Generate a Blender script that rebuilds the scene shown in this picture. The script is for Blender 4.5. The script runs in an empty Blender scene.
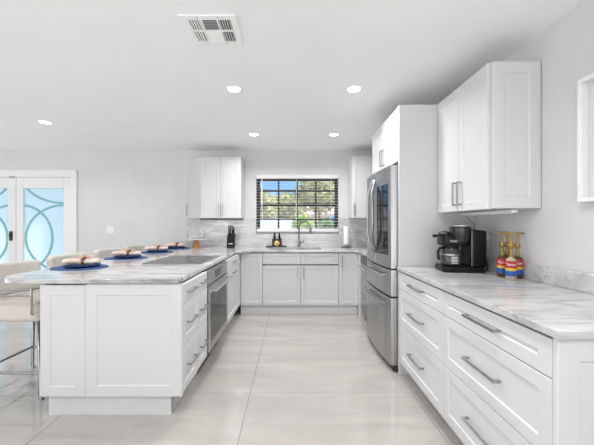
import bpy, bmesh, math, random
from mathutils import Vector, Matrix
PI = math.pi
random.seed(7)
SC = bpy.context.scene
COL = SC.collection

# ------------------------------------------------------------------ camera
cam_d = bpy.data.cameras.new('camera'); cam = bpy.data.objects.new('camera', cam_d); COL.objects.link(cam)
EYE = 1.27
cam.location = (0, 0, EYE); cam.rotation_euler = (PI/2, 0, 0)
cam_d.sensor_width = 36.0; cam_d.lens = 300/594*36
cam_d.shift_x = 5.0/594; cam_d.shift_y = 2.0/594
cam_d.clip_start = 0.02; cam_d.clip_end = 300
SC.camera = cam

# ------------------------------------------------------------------ world, sun, exposure
SC.view_settings.view_transform = 'Standard'; SC.view_settings.look = 'None'
SC.view_settings.gamma = 1.0; SC.view_settings.use_curve_mapping = False
SC.view_settings.exposure = -0.05
LAMP_STRENGTH = 8.0
LAMP_WATTS = 12.0
wd = bpy.data.worlds.new('world'); SC.world = wd; wd.use_nodes = True
nt = wd.node_tree; nt.nodes.clear()
tc = nt.nodes.new('ShaderNodeTexCoord'); sx = nt.nodes.new('ShaderNodeSeparateXYZ')
nt.links.new(tc.outputs['Generated'], sx.inputs[0])
rp = nt.nodes.new('ShaderNodeValToRGB')          # blue northern sky, bright hazy cloud in the other half
rp.color_ramp.elements[0].position = 0.62; rp.color_ramp.elements[0].color = (1.0, 1.0, 1.01, 1)
rp.color_ramp.elements[1].position = 0.90; rp.color_ramp.elements[1].color = (0.20, 0.43, 0.80, 1)
ma = nt.nodes.new('ShaderNodeMath'); ma.operation = 'MULTIPLY_ADD'; ma.inputs[1].default_value = 0.5; ma.inputs[2].default_value = 0.5
nt.links.new(sx.outputs[1], ma.inputs[0]); nt.links.new(ma.outputs[0], rp.inputs[0])
SKY_STRENGTH, LOWER_FILL_STRENGTH = 1.6, 3.4      # below the horizon: added bright fill that lights ceiling and room
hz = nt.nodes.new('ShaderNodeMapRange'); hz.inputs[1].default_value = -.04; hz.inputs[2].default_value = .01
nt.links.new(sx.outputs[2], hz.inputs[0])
gm = nt.nodes.new('ShaderNodeMixRGB'); gm.inputs[1].default_value = (LOWER_FILL_STRENGTH, LOWER_FILL_STRENGTH*1.0, LOWER_FILL_STRENGTH*1.01, 1)
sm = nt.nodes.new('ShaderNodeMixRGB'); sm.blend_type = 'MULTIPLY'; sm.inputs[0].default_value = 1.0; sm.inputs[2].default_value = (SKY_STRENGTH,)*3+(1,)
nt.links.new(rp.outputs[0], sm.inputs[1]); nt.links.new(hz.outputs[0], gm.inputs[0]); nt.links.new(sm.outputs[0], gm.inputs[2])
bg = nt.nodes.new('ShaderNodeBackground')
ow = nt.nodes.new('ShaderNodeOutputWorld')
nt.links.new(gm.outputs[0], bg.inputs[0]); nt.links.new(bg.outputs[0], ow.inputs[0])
sun_d = bpy.data.lights.new('sun', 'SUN'); sun = bpy.data.objects.new('sun', sun_d); COL.objects.link(sun)
sun_d.energy = 7.0; sun_d.angle = math.radians(3); sun.rotation_euler = (math.radians(-8), math.radians(32), 0)
sun.location = (0, 0, 8)

# ------------------------------------------------------------------ materials
def mat(name, col, rough=0.5, metal=0.0, **kw):
    m = bpy.data.materials.new(name); m.use_nodes = True
    b = m.node_tree.nodes['Principled BSDF']
    b.inputs['Base Color'].default_value = (*col, 1); b.inputs['Roughness'].default_value = rough
    b.inputs['Metallic'].default_value = metal
    for k, v in kw.items(): b.inputs[k].default_value = v
    return m
def bsdf(m): return m.node_tree.nodes['Principled BSDF']
def noise_tint(m, c0, c1, scale=(1,1,1), nscale=5, p0=.35, p1=.65, detail=4, dist=0.0, rot=(0,0,0), bump=0.0):
    n = m.node_tree; t = n.nodes.new('ShaderNodeTexCoord'); mp = n.nodes.new('ShaderNodeMapping')
    mp.inputs['Scale'].default_value = scale; mp.inputs['Rotation'].default_value = rot
    no = n.nodes.new('ShaderNodeTexNoise'); no.inputs['Scale'].default_value = nscale
    no.inputs['Detail'].default_value = detail; no.inputs['Distortion'].default_value = dist
    r = n.nodes.new('ShaderNodeValToRGB')
    r.color_ramp.elements[0].position = p0; r.color_ramp.elements[0].color = (*c0, 1)
    r.color_ramp.elements[1].position = p1; r.color_ramp.elements[1].color = (*c1, 1)
    n.links.new(t.outputs['Object'], mp.inputs[0]); n.links.new(mp.outputs[0], no.inputs['Vector'])
    n.links.new(no.outputs['Fac'], r.inputs[0]); n.links.new(r.outputs[0], bsdf(m).inputs['Base Color'])
    if bump:
        bu = n.nodes.new('ShaderNodeBump'); bu.inputs['Strength'].default_value = bump; bu.inputs['Distance'].default_value = .01
        n.links.new(no.outputs['Fac'], bu.inputs['Height']); n.links.new(bu.outputs[0], bsdf(m).inputs['Normal'])
    return r
def emit(name, col, s):
    m = mat(name, col); bsdf(m).inputs['Emission Color'].default_value = (*col, 1); bsdf(m).inputs['Emission Strength'].default_value = s
    return m
M = {}
M['wall'] = mat('wall_paint', (.66,.66,.665), .85); noise_tint(M['wall'], (.61,.61,.615), (.635,.635,.64), nscale=3)
M['ceiling'] = mat('ceiling_paint', (.93,.93,.935), .9); noise_tint(M['ceiling'], (.92,.92,.925), (.94,.94,.945), nscale=2)
M['white'] = mat('cabinet_white', (.615,.615,.62), .55); noise_tint(M['white'], (.61,.61,.615), (.625,.625,.63), nscale=2)
M['trim'] = mat('trim_white', (.76,.76,.76), .45)
M['steel'] = mat('brushed_steel', (.46,.46,.465), .30, 1.0)
noise_tint(M['steel'], (.35,.35,.355), (.47,.47,.475), scale=(1,1,.02), nscale=60, detail=2)
M['nickel'] = mat('satin_nickel', (.40,.40,.40), .32, 1.0)
M['stool_metal'] = mat('stool_metal', (.38,.37,.36), .14, 1.0)
M['faucet'] = mat('dark_nickel', (.24,.24,.24), .30, 1.0)
M['chrome'] = mat('chrome', (.72,.72,.72), .10, 1.0)
M['darkgap'] = mat('black_plastic_matte', (.02,.02,.02), .6)
M['black'] = mat('black_plastic', (.006,.006,.0065), .35, 0, **{'Specular IOR Level':.25})
M['blackglass'] = mat('black_glass', (.012,.012,.013), .05, 0, **{'Specular IOR Level':.4})
M['hob_glass'] = mat('hob_glass', (.015,.015,.016), .10, 0, **{'Specular IOR Level':.16})
M['ovenglass'] = mat('oven_glass', (.02,.02,.022), .08, 0, **{'Specular IOR Level':.28})
M['bronze'] = mat('black_window_frame', (.015,.015,.015), .5)
M['slat'] = mat('blind_slat_white', (.72,.71,.70), .5)
M['wood'] = mat('warm_wood', (.45,.22,.08), .5); noise_tint(M['wood'], (.36,.17,.06), (.55,.29,.12), scale=(6,6,1), nscale=8)
M['fabric'] = mat('beige_fabric', (.60,.57,.53), .9); noise_tint(M['fabric'], (.56,.53,.49), (.63,.60,.56), nscale=90, bump=.06)
M['mat_blue'] = mat('blue_woven', (.02,.07,.22), .8); noise_tint(M['mat_blue'], (.015,.05,.17), (.035,.11,.32), nscale=90, bump=.2)
M['plate'] = mat('navy_ceramic', (.012,.03,.10), .7, 0, **{'Specular IOR Level':.15})
M['napkin'] = mat('peach_linen', (.78,.64,.54), .9); noise_tint(M['napkin'], (.70,.52,.42), (.84,.74,.66), nscale=18)
M['bead_a'] = mat('bead_yellow', (.62,.50,.24), .5); M['bead_b'] = mat('bead_brown', (.18,.08,.05), .5); M['bead_c'] = mat('bead_pink', (.62,.34,.32), .5)
M['gold'] = mat('gold_pump', (.30,.20,.065), .35, .6)
M['amber'] = mat('amber_syrup', (.09,.04,.015), .12)
M['syrup_clear'] = mat('pale_syrup', (.42,.36,.29), .1)
M['paper'] = mat('paper_white', (.85,.85,.85), .9)
M['teal'] = mat('teal_leading', (.22,.45,.48), .5)
M['lens'] = emit('lamp_lens', (.985,.99,1), LAMP_STRENGTH)
M['strip'] = emit('strip_diffuser', (1,.98,.95), 10.0)
M['sponge'] = mat('gold_sponge', (.62,.42,.12), .7); noise_tint(M['sponge'], (.5,.3,.08), (.75,.58,.25), nscale=70)
M['tray'] = mat('dark_tray', (.05,.05,.052), .5)
M['cord'] = mat('cord_white', (.6,.6,.6), .5)
M['grey'] = mat('grey_plastic', (.25,.25,.25), .5)
M['text'] = mat('white_print', (.8,.8,.8), .6)
M['vent'] = mat('vent_white', (.93,.93,.93), .6)
M['duct'] = mat('dark_duct', (.10,.10,.105), .8)

def marble(name, base, dark, mid, rot, scale, sharp, edge=0.6):
    m = mat(name, base, .12); n = m.node_tree; L = n.links
    t = n.nodes.new('ShaderNodeTexCoord')
    def layer(rz, sc, ns, dist, detail, p):
        mp = n.nodes.new('ShaderNodeMapping'); mp.inputs['Rotation'].default_value = rz; mp.inputs['Scale'].default_value = sc
        no = n.nodes.new('ShaderNodeTexNoise'); no.inputs['Scale'].default_value = ns; no.inputs['Detail'].default_value = detail
        no.inputs['Distortion'].default_value = dist; no.inputs['Roughness'].default_value = .6
        r = n.nodes.new('ShaderNodeValToRGB'); r.color_ramp.elements[0].position = p[0]; r.color_ramp.elements[1].position = p[1]
        L.new(t.outputs['Object'], mp.inputs[0]); L.new(mp.outputs[0], no.inputs['Vector']); L.new(no.outputs['Fac'], r.inputs[0])
        return r.outputs[0]
    a = layer(rot, scale, 1.6, .9, 7, (.42, .42+sharp)); b = layer(rot, (scale[0]*2.2, scale[1]*1.7, scale[2]*1.7), 2.3, 1.4, 8, (.36, .52))
    m1 = n.nodes.new('ShaderNodeMixRGB'); m1.inputs[1].default_value = (*mid, 1); m1.inputs[2].default_value = (*base, 1); L.new(a, m1.inputs[0])
    m2 = n.nodes.new('ShaderNodeMixRGB'); m2.inputs[1].default_value = (*dark, 1); L.new(b, m2.inputs[0]); L.new(m1.outputs[0], m2.inputs[2])
    L.new(m2.outputs[0], bsdf(m).inputs['Base Color'])
    return m
M['marble'] = marble('streaked_marble', (.60,.60,.60), (.24,.24,.245), (.42,.42,.425), (0,0,math.radians(-24)), (.5,3.2,3.2), .16)
M['marble_light'] = marble('pale_streaked_marble', (.56,.56,.56), (.36,.36,.365), (.47,.47,.475), (0,0,math.radians(98)), (.45,3.0,5.0), .20)
M['marble_wall'] = marble('grey_wall_marble', (.64,.64,.64), (.40,.40,.405), (.50,.50,.505), (0,math.radians(7),0), (.55,3,4.0), .22)

def floor_mat():
    m = mat('porcelain_tile', (.6,.58,.55), .085, 0, **{'Specular IOR Level':.75}); n = m.node_tree; L = n.links; N = n.nodes
    t = N.new('ShaderNodeTexCoord'); s = N.new('ShaderNodeSeparateXYZ'); L.new(t.outputs['Object'], s.inputs[0])
    def line(out, off, period, half):
        a = N.new('ShaderNodeMath'); a.operation = 'SUBTRACT'; L.new(out, a.inputs[0]); a.inputs[1].default_value = off - period/2
        b = N.new('ShaderNodeMath'); b.operation = 'FLOORED_MODULO'; L.new(a.outputs[0], b.inputs[0]); b.inputs[1].default_value = period
        c = N.new('ShaderNodeMath'); c.operation = 'SUBTRACT'; L.new(b.outputs[0], c.inputs[0]); c.inputs[1].default_value = period/2
        d = N.new('ShaderNodeMath'); d.operation = 'ABSOLUTE'; L.new(c.outputs[0], d.inputs[0])
        e = N.new('ShaderNodeMath'); e.operation = 'LESS_THAN'; L.new(d.outputs[0], e.inputs[0]); e.inputs[1].default_value = half
        return e.outputs[0]
    lx = line(s.outputs[0], -.315, 1.22, .0032); ly = line(s.outputs[1], 2.27, .56, .0026)
    mp = N.new('ShaderNodeMapping'); mp.inputs['Scale'].default_value = (.7,2.6,1); mp.inputs['Rotation'].default_value = (0,0,.35)
    no = N.new('ShaderNodeTexNoise'); no.inputs['Scale'].default_value = 1.8; no.inputs['Detail'].default_value = 7; no.inputs['Distortion'].default_value = 1.2
    L.new(t.outputs['Object'], mp.inputs[0]); L.new(mp.outputs[0], no.inputs['Vector'])
    r = N.new('ShaderNodeValToRGB'); r.color_ramp.elements[0].position = .38; r.color_ramp.elements[0].color = (.385,.367,.342,1)
    r.color_ramp.elements[1].position = .62; r.color_ramp.elements[1].color = (.440,.422,.396,1); L.new(no.outputs['Fac'], r.inputs[0])
    m1 = N.new('ShaderNodeMixRGB'); L.new(ly, m1.inputs[0]); L.new(r.outputs[0], m1.inputs[1]); m1.inputs[2].default_value = (.33,.318,.302,1)
    m2 = N.new('ShaderNodeMixRGB'); L.new(lx, m2.inputs[0]); L.new(m1.outputs[0], m2.inputs[1]); m2.inputs[2].default_value = (.25,.24,.23,1)
    L.new(m2.outputs[0], bsdf(m).inputs['Base Color'])
    return m
M['floor'] = floor_mat()

def glass_mat(name, tint, rough, mixf):
    m = bpy.data.materials.new(name); m.use_nodes = True; n = m.node_tree; n.nodes.clear()
    o = n.nodes.new('ShaderNodeOutputMaterial'); mx = n.nodes.new('ShaderNodeMixShader'); mx.inputs[0].default_value = mixf
    tr = n.nodes.new('ShaderNodeBsdfTransparent'); tr.inputs[0].default_value = (*tint, 1)
    gl = n.nodes.new('ShaderNodeBsdfGlossy'); gl.inputs['Roughness'].default_value = rough
    n.links.new(tr.outputs[0], mx.inputs[1]); n.links.new(gl.outputs[0], mx.inputs[2]); n.links.new(mx.outputs[0], o.inputs[0])
    return m
M['pane'] = glass_mat('window_glass', (.97,.98,.98), .02, .05)
M['clear'] = glass_mat('clear_glass', (.95,.96,.96), .03, .10)
def frosted():
    m = bpy.data.materials.new('frosted_glass'); m.use_nodes = True; n = m.node_tree; n.nodes.clear()
    o = n.nodes.new('ShaderNodeOutputMaterial'); mx = n.nodes.new('ShaderNodeMixShader'); mx.inputs[0].default_value = .04
    tr = n.nodes.new('ShaderNodeBsdfTranslucent'); tr.inputs[0].default_value = (.74,.83,.845,1)
    gl = n.nodes.new('ShaderNodeBsdfGlossy'); gl.inputs['Roughness'].default_value = .15
    n.links.new(tr.outputs[0], mx.inputs[1]); n.links.new(gl.outputs[0], mx.inputs[2]); n.links.new(mx.outputs[0], o.inputs[0])
    return m
M['frosted'] = frosted()

# ------------------------------------------------------------------ mesh helpers
class MB:
    def __init__(s): s.bm = bmesh.new()
    def face(s, pts):
        vs = [s.bm.verts.new(p) for p in pts]; return s.bm.faces.new(vs)
    def box(s, x0, x1, y0, y1, z0, z1):
        v = [s.bm.verts.new((x, y, z)) for x in (x0, x1) for y in (y0, y1) for z in (z0, z1)]
        for f in ((0,1,3,2),(4,6,7,5),(0,4,5,1),(2,3,7,6),(0,2,6,4),(1,5,7,3)): s.bm.faces.new([v[i] for i in f])
        return s
    def prism(s, pts, z0, z1):
        a = [s.bm.verts.new((x, y, z0)) for x, y in pts]; b = [s.bm.verts.new((x, y, z1)) for x, y in pts]
        n = len(pts)
        for i in range(n): s.bm.faces.new((a[i], a[(i+1)%n], b[(i+1)%n], b[i]))
        s.bm.faces.new(a[::-1]); s.bm.faces.new(b)
        return s
    def lathe(s, prof, c=(0,0,0), seg=24, sx=1.0, sy=1.0, cap=True, axis='Z'):
        def P(r, h, a):
            u, v = r*math.cos(a)*sx, r*math.sin(a)*sy
            if axis == 'Z': return (c[0]+u, c[1]+v, c[2]+h)
            if axis == 'Y': return (c[0]+u, c[1]+h, c[2]+v)
            return (c[0]+h, c[1]+u, c[2]+v)
        rings = [[s.bm.verts.new(P(max(r,1e-4), h, 2*PI*i/seg)) for i in range(seg)] for r, h in prof]
        for a, b in zip(rings, rings[1:]):
            for i in range(seg): s.bm.faces.new((a[i], a[(i+1)%seg], b[(i+1)%seg], b[i]))
        if cap: s.bm.faces.new(rings[0][::-1]); s.bm.faces.new(rings[-1])
        return s
    def tube(s, pts, r, seg=10, closed=False, r2=None, flat=1.0):
        pts = [Vector(p) for p in pts]; n = len(pts); rings = []; prev = None
        for i, p in enumerate(pts):
            if closed: d = pts[(i+1)%n]-pts[i-1]
            else: d = pts[min(i+1,n-1)]-pts[max(i-1,0)]
            d.normalize()
            if prev is None:
                up = Vector((0,0,1)) if abs(d.z) < .9 else Vector((0,1,0))
                u = d.cross(up).normalized()
            else:
                u = (prev - d*prev.dot(d)).normalized()
            prev = u; w = d.cross(u)
            rr = r if r2 is None else r+(r2-r)*i/max(1,n-1)
            rings.append([s.bm.verts.new(p+u*rr*math.cos(2*PI*k/seg)*flat+w*rr*math.sin(2*PI*k/seg)) for k in range(seg)])
        rng = range(n if closed else n-1)
        for i in rng:
            a, b = rings[i], rings[(i+1)%n]
            for k in range(seg): s.bm.faces.new((a[k], a[(k+1)%seg], b[(k+1)%seg], b[k]))
        if not closed: s.bm.faces.new(rings[0][::-1]); s.bm.faces.new(rings[-1])
        return s
    def ball(s, c, r, sx=1, sy=1, sz=1, seg=14):
        m = Matrix.Translation(c) @ Matrix.Diagonal((r*sx, r*sy, r*sz, 1))
        bmesh.ops.create_uvsphere(s.bm, u_segments=seg, v_segments=max(6,seg//2), radius=1, matrix=m); return s
    def shaker(s, x0, x1, z0, z1, yf=0.0, t=.02, fr=.06, rec=.006):
        def q(a, b, c, d, y): return [s.bm.verts.new(p) for p in ((a,y,c),(b,y,c),(b,y,d),(a,y,d))]
        e = .003
        K = q(x0, x1, z0, z1, yf+e); O = q(x0+e, x1-e, z0+e, z1-e, yf); I = q(x0+fr, x1-fr, z0+fr, z1-fr, yf)
        R = q(x0+fr+.006, x1-fr-.006, z0+fr+.006, z1-fr-.006, yf+rec); B = q(x0, x1, z0, z1, yf+t)
        for A_, B_ in ((B,K),(K,O),(O,I),(I,R)):
            for i in range(4): s.bm.faces.new((A_[i], A_[(i+1)%4], B_[(i+1)%4], B_[i]))
        s.bm.faces.new(R); s.bm.faces.new(B[::-1])
        return s
    def pull(s, x, z, ln, yf=0.0, vert=False, so=.034):
        h = ln/2; w = .0065
        if vert:
            s.box(x-w, x+w, yf-so, yf-so+.009, z-h, z+h)
            for k in (-1, 1): s.box(x-w, x+w, yf-so+.009, yf, z+k*(h-.007)-.006, z+k*(h-.007)+.006)
        else:
            s.box(x-h, x+h, yf-so, yf-so+.009, z-w, z+w)
            for k in (-1, 1): s.box(x+k*(h-.007)-.006, x+k*(h-.007)+.006, yf-so+.009, yf, z-w, z+w)
        return s
    def build(s, name, m, parent=None, bevel=0.0, smooth=False, subsurf=0, kind=None, segs=2):
        bmesh.ops.recalc_face_normals(s.bm, faces=s.bm.faces[:])
        me = bpy.data.meshes.new(name); s.bm.to_mesh(me); s.bm.free()
        for mm in (m if isinstance(m, (list, tuple)) else [m]): me.materials.append(mm)
        o = bpy.data.objects.new(name, me); COL.objects.link(o)
        if parent: o.parent = parent
        if bevel:
            b = o.modifiers.new('bevel', 'BEVEL'); b.width = bevel; b.segments = segs; b.limit_method = 'ANGLE'; b.angle_limit = math.radians(35)
            smooth = smooth or 'auto'
        if subsurf:
            u = o.modifiers.new('sub', 'SUBSURF'); u.levels = subsurf; u.render_levels = subsurf; smooth = True
        if smooth is True:
            for p in me.polygons: p.use_smooth = True
        elif smooth == 'ang':
            for p in me.polygons: p.use_smooth = True
            me.set_sharp_from_angle(angle=math.radians(40))
        if kind: o['kind'] = kind
        return o
def thing(name, label, cat, loc=(0,0,0), rz=0.0, group=None):
    o = bpy.data.objects.new(name, None); COL.objects.link(o); o.location = loc; o.rotation_euler = (0,0,rz); o.empty_display_size = .1
    return tag(o, label, cat, group)
def tag(o, label, cat, group=None):
    o['label'] = label; o['category'] = cat
    if group: o['group'] = group
    return o
def dup(root, loc, label, rz=None, group=None):
    r = root.copy(); COL.objects.link(r); r.location = loc; r['label'] = label
    if rz is not None: r.rotation_euler = (0,0,rz)
    if group: r['group'] = group
    for ch in list(root.children):
        c = ch.copy(); COL.objects.link(c); c.parent = r
        for g in ch.children:
            d = g.copy(); COL.objects.link(d); d.parent = c
    return r
def arc(cx, cy, r, a0, a1, n): return [(cx+r*math.cos(math.radians(a0+(a1-a0)*i/n)), cy+r*math.sin(math.radians(a0+(a1-a0)*i/n))) for i in range(n+1)]
def text_mesh(name, s, size, m, parent, bend=None, mtx=None):
    cu = bpy.data.curves.new(name, 'FONT'); cu.body = s; cu.size = size; cu.align_x = 'CENTER'; cu.align_y = 'CENTER'; cu.extrude = .0004
    to = bpy.data.objects.new(name, cu); COL.objects.link(to)
    bpy.context.view_layer.update()
    me = bpy.data.meshes.new_from_object(to.evaluated_get(bpy.context.evaluated_depsgraph_get()))
    bpy.data.objects.remove(to); me.name = name; me.materials.clear(); me.materials.append(m)
    for v in me.vertices:
        x, y, z = v.co
        if bend:                                    # wrap round a vertical cylinder of radius bend, centred on -y
            a = x/bend; R = bend + z
            v.co = (R*math.sin(a), -R*math.cos(a), y)
        else: v.co = (x, -z, y)
    if mtx: me.transform(mtx)
    o = bpy.data.objects.new(name, me); COL.objects.link(o); o.parent = parent
    return o

# ------------------------------------------------------------------ setting
WX = 1.553; WY = 4.84; CEIL = 2.465; LX = -6.3; RY = -3.0; T = .16
WIN = (-.578, .752, 1.150, 2.072)
DOOR = (-5.42, -3.55, 0.0, 2.05)
def structure(mb, name, m, **k): return mb.build(name, m, kind='structure', **k)
structure(MB().box(LX, WX, RY, WY, -.12, 0), 'floor', M['floor'])
structure(MB().box(LX-T, WX+T, RY, WY+T, CEIL, CEIL+.2), 'ceiling', M['ceiling'])
w = MB()
w.box(LX-T, DOOR[0], WY, WY+T, -.12, CEIL); w.box(DOOR[0], DOOR[1], WY, WY+T, DOOR[3], CEIL); w.box(DOOR[1], WIN[0], WY, WY+T, -.12, CEIL)
w.box(WIN[0], WIN[1], WY, WY+T, -.12, WIN[2]); w.box(WIN[0], WIN[1], WY, WY+T, WIN[3], CEIL); w.box(WIN[1], WX+T, WY, WY+T, -.12, CEIL)
structure(w, 'wall_back', M['wall'])
structure(MB().box(WX, WX+T, RY, WY, -.12, CEIL), 'wall_right', M['wall'])
w = MB(); w.box(LX-T, LX, RY, WY, 2.15, CEIL); w.box(LX-T, LX, 3.6, WY, -.12, 2.15); w.box(LX-T, LX, RY, -2.2, -.12, 2.15); w.box(LX-T, LX, .3, .7, -.12, 2.15)
structure(w, 'wall_left', M['wall'])

# french doors
d = thing('door_1', 'white double doors with frosted glass and teal curved leading', 'door', (0, WY, 0)); d['kind'] = 'structure'
f = MB(); f.box(-5.53, DOOR[0], -.025, .06, 0, 2.15); f.box(DOOR[1], -3.46, -.025, .06, 0, 2.15); f.box(DOOR[0], DOOR[1], -.025, .06, 2.05, 2.15)
f.build('door_casing', M['trim'], d, bevel=.006)
f = MB(); f.box(-3.56, -3.55, -.01, .06, 0, 2.05); f.box(-5.42, -5.41, -.01, .06, 0, 2.05); f.box(-5.41, -3.56, -.01, .06, 2.03, 2.05); f.build('door_stop', M['trim'], d)
def leaf(x0, x1, gx0, gx1, flip, cells):
    fr = MB(); y0, y1 = .0, .045; gz0, gz1 = .28, 1.855
    fr.box(x0, gx0, y0, y1, .01, 2.028); fr.box(gx1, x1, y0, y1, .01, 2.028); fr.box(gx0, gx1, y0, y1, .01, gz0); fr.box(gx0, gx1, y0, y1, gz1, 2.028)
    lf = fr.build('door_leaf', M['trim'], d, bevel=.003)
    MB().box(gx0+.001, gx1-.001, .018, .028, gz0+.001, gz1-.001).build('glass', M['frosted'], lf)
    for cx, cz, rx, rz_ in cells:
        ang = 0; run = []; runs = []
        for i in range(181):
            a = 2*PI*i/180; p = (cx+rx*math.cos(a), cz+rz_*math.sin(a))
            if gx0-.004 < p[0] < gx1+.004 and gz0-.004 < p[1] < gz1+.004: run.append((p[0], .012, p[1]))
            else:
                if len(run) > 2: runs.append(run)
                run = []
        if len(run) > 2: runs.append(run)
        if not runs: continue
        b = MB()
        for r_ in runs: b.tube(r_, .020, seg=6, flat=1.0)
        for v in b.bm.verts: v.co.y = .012 + (v.co.y-.012)*.3
        b.build('curved_leading', M['teal'], lf)
    return lf
GR0, GR1 = -4.335, -3.685; GL0, GL1 = -5.29, -4.59
rzz = .53
cr = [(GR0-.04, 1.052, .50, rzz), (GR1+.0, 1.052, .62, rzz), (GR1, 2.145, .72, rzz), (GR0-.04, -.02, .50, rzz), (GR1, -.02, .62, rzz)]
mid = -4.453
cl = [(2*mid-a, b_, c_, e_) for a, b_, c_, e_ in cr]
rl = leaf(mid+.004, -3.565, GR0, GR1, 0, cr); ll = leaf(-5.405, mid-.004, GL0+.01, GL1+.005, 1, cl)
h = MB(); h.box(-4.555, -4.505, -.014, -.001, 1.01, 1.16); h.box(-4.545, -4.515, -.03, -.014, 1.07, 1.13); h.build('door_handle', M['bronze'], ll, bevel=.003)
MB().box(-4.545, -4.475, -.026, .0, 2.02, 2.05).build('latch', M['nickel'], d)

# kitchen window: black frame with muntins, panes, reveal
d = thing('window_1', 'black framed grid window behind white blinds above the sink', 'window', (0, WY, 0)); d['kind'] = 'structure'
x0, x1, z0, z1 = WIN
f = MB(); f.box(x0, x0+.05, .09, .14, z0, z1); f.box(x1-.05, x1, .09, .14, z0, z1); f.box(x0+.05, x1-.05, .09, .14, z0, z0+.035); f.box(x0+.05, x1-.05, .09, .14, z1-.085, z1)
for xx in (-.222, .083, .392): f.box(xx-.014, xx+.014, .095, .135, z0+.035, z1-.085)
for zz, hh in ((1.362,.016), (1.594,.022), (1.826,.016)): f.box(x0+.05, x1-.05, .094, .136, zz-hh, zz+hh)
f.build('window_frame', M['bronze'], d)
MB().box(x0+.05, x1-.05, .118, .122, z0+.035, z1-.085).build('pane', M['pane'], d)
MB().box(x0-.0, x1+.0, -.012, .09, z0-.028, z0-.001).build('window_sill', M['grey'], d, bevel=.003)

# ------------------------------------------------------------------ outdoors
g = structure(MB().box(-14, 14, WY+T, 40, -.15, -.05), 'ground', None or mat('pale_paving', (.50,.49,.47), .9))
noise_tint(g.data.materials[0], (.45,.44,.42), (.56,.55,.53), nscale=3)
M['leaf_a'] = mat('leaf_olive', (.34,.36,.16), .6); noise_tint(M['leaf_a'], (.12,.15,.04), (.50,.48,.26), nscale=4)
M['leaf_b'] = mat('leaf_lime', (.22,.42,.03), .6); noise_tint(M['leaf_b'], (.12,.30,.02), (.42,.60,.06), nscale=6)
M['leaf_c'] = mat('leaf_green', (.06,.20,.05), .6); noise_tint(M['leaf_c'], (.03,.12,.03), (.14,.32,.09), nscale=5)
M['bark'] = mat('bark', (.16,.11,.07), .9)
M['stucco'] = mat('beige_stucco', (.60,.50,.40), .9); noise_tint(M['stucco'], (.56,.46,.37), (.66,.56,.47), nscale=5)
M['whitewash'] = mat('white_block', (.70,.73,.78), .9); noise_tint(M['whitewash'], (.66,.69,.74), (.76,.79,.84), nscale=5)
M['rooft'] = mat('grey_roof', (.45,.40,.38), .9); noise_tint(M['rooft'], (.36,.31,.30), (.54,.48,.46), scale=(1,8,1), nscale=6)
def foliage(n, c, r, sz, sx=1, sy=1, szz=1):
    b = MB()
    for _ in range(n):
        v = Vector((random.gauss(0,1), random.gauss(0,1), random.gauss(0,1))).normalized() * (random.random()**.4)
        p = Vector((c[0]+v.x*r*sx, c[1]+v.y*r*sy, c[2]+v.z*r*szz))
        a = Vector((random.gauss(0,1), random.gauss(0,1), random.gauss(0,1))).normalized(); t_ = a.orthogonal().normalized(); k = sz*(.6+.8*random.random())
        b.face([p-a*k, p+t_*k*.4, p+a*k, p-t_*k*.4])
    return b
def tree(name, label, cat, x, y, h, r, m, n=900, leafs=.14, group=None):
    t = thing(name, label, cat, (x, y, -.05), 0, group)
    MB().tube([(0,0,0), (.05,.03,h*.4), (-.03,0,h*.8)], .09, r2=.05).build('trunk', M['bark'], t)
    foliage(n, (0,0,h), r, leafs, 1, 1, .8).build('crown', m, t)
    return t
gr = 'trees seen through the kitchen window'
tree('garden_tree', 'olive green leafy tree outside the left part of window', 'tree', -1.45, 11.0, 1.9, 1.0, M['leaf_a'], 1800, .11, gr)
tree('garden_tree', 'yellow green leafy tree right of window centre outside', 'tree', 1.05, 11.5, 2.5, .95, M['leaf_a'], 1300, .12, gr)
tree('garden_tree', 'tall leafy tree at the right edge of the window view', 'tree', 3.3, 14.2, 3.1, 1.2, M['leaf_a'], 1500, .12, gr)
tree('garden_tree', 'small pale green tree near the middle of the window view', 'tree', -.25, 13.5, 2.0, .95, M['leaf_a'], 1700, .11, gr)
for nm, lb, x, y, z, r, m in (('lime_shrub', 'bright lime shrub outside right behind the faucet', .24, 6.7, 1.27, .24, M['leaf_b']),
                              ('green_shrub', 'dark green shrub outside the lower right window pane', .80, 6.9, 1.17, .27, M['leaf_c'])):
    t = thing(nm, lb, 'shrub', (x, y, -.05), 0, 'shrubs under the kitchen window')
    MB().tube([(0,0,0),(0,.02,z)], .03).build('stem', M['bark'], t); foliage(700, (0,0,z), r, .06, 1, 1, 1.15).build('foliage', m, t)
t = thing('neighbour_house', 'beige neighbouring house with grey roof far behind the window', 'house', (-2.2, 17.5, -.05))
MB().box(-4.6, 4.4, 0, 4, 0, 1.9).build('house_wall', M['stucco'], t)
b = MB(); b.prism([(-.5,1.9),(4.5,1.9),(2.0,2.75)], -5.0, 4.8)
for v in b.bm.verts: v.co = (v.co.z, v.co.x, v.co.y)
b.build('house_roof', M['rooft'], t)
for xx in (-2.6, -.4, 1.8): MB().box(xx, xx+.7, -.04, .02, .8, 1.6).build('house_window', M['grey'], t)
t = thing('garden_wall', 'white painted low garden wall outside the window', 'wall', (0, 9.2, -.05))
MB().box(-5, .25, 0, .15, 0, 1.42).build('wall_body', M['whitewash'], t); MB().box(-5.02, .27, -.03, .18, 1.42, 1.46).build('coping', M['whitewash'], t)

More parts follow.
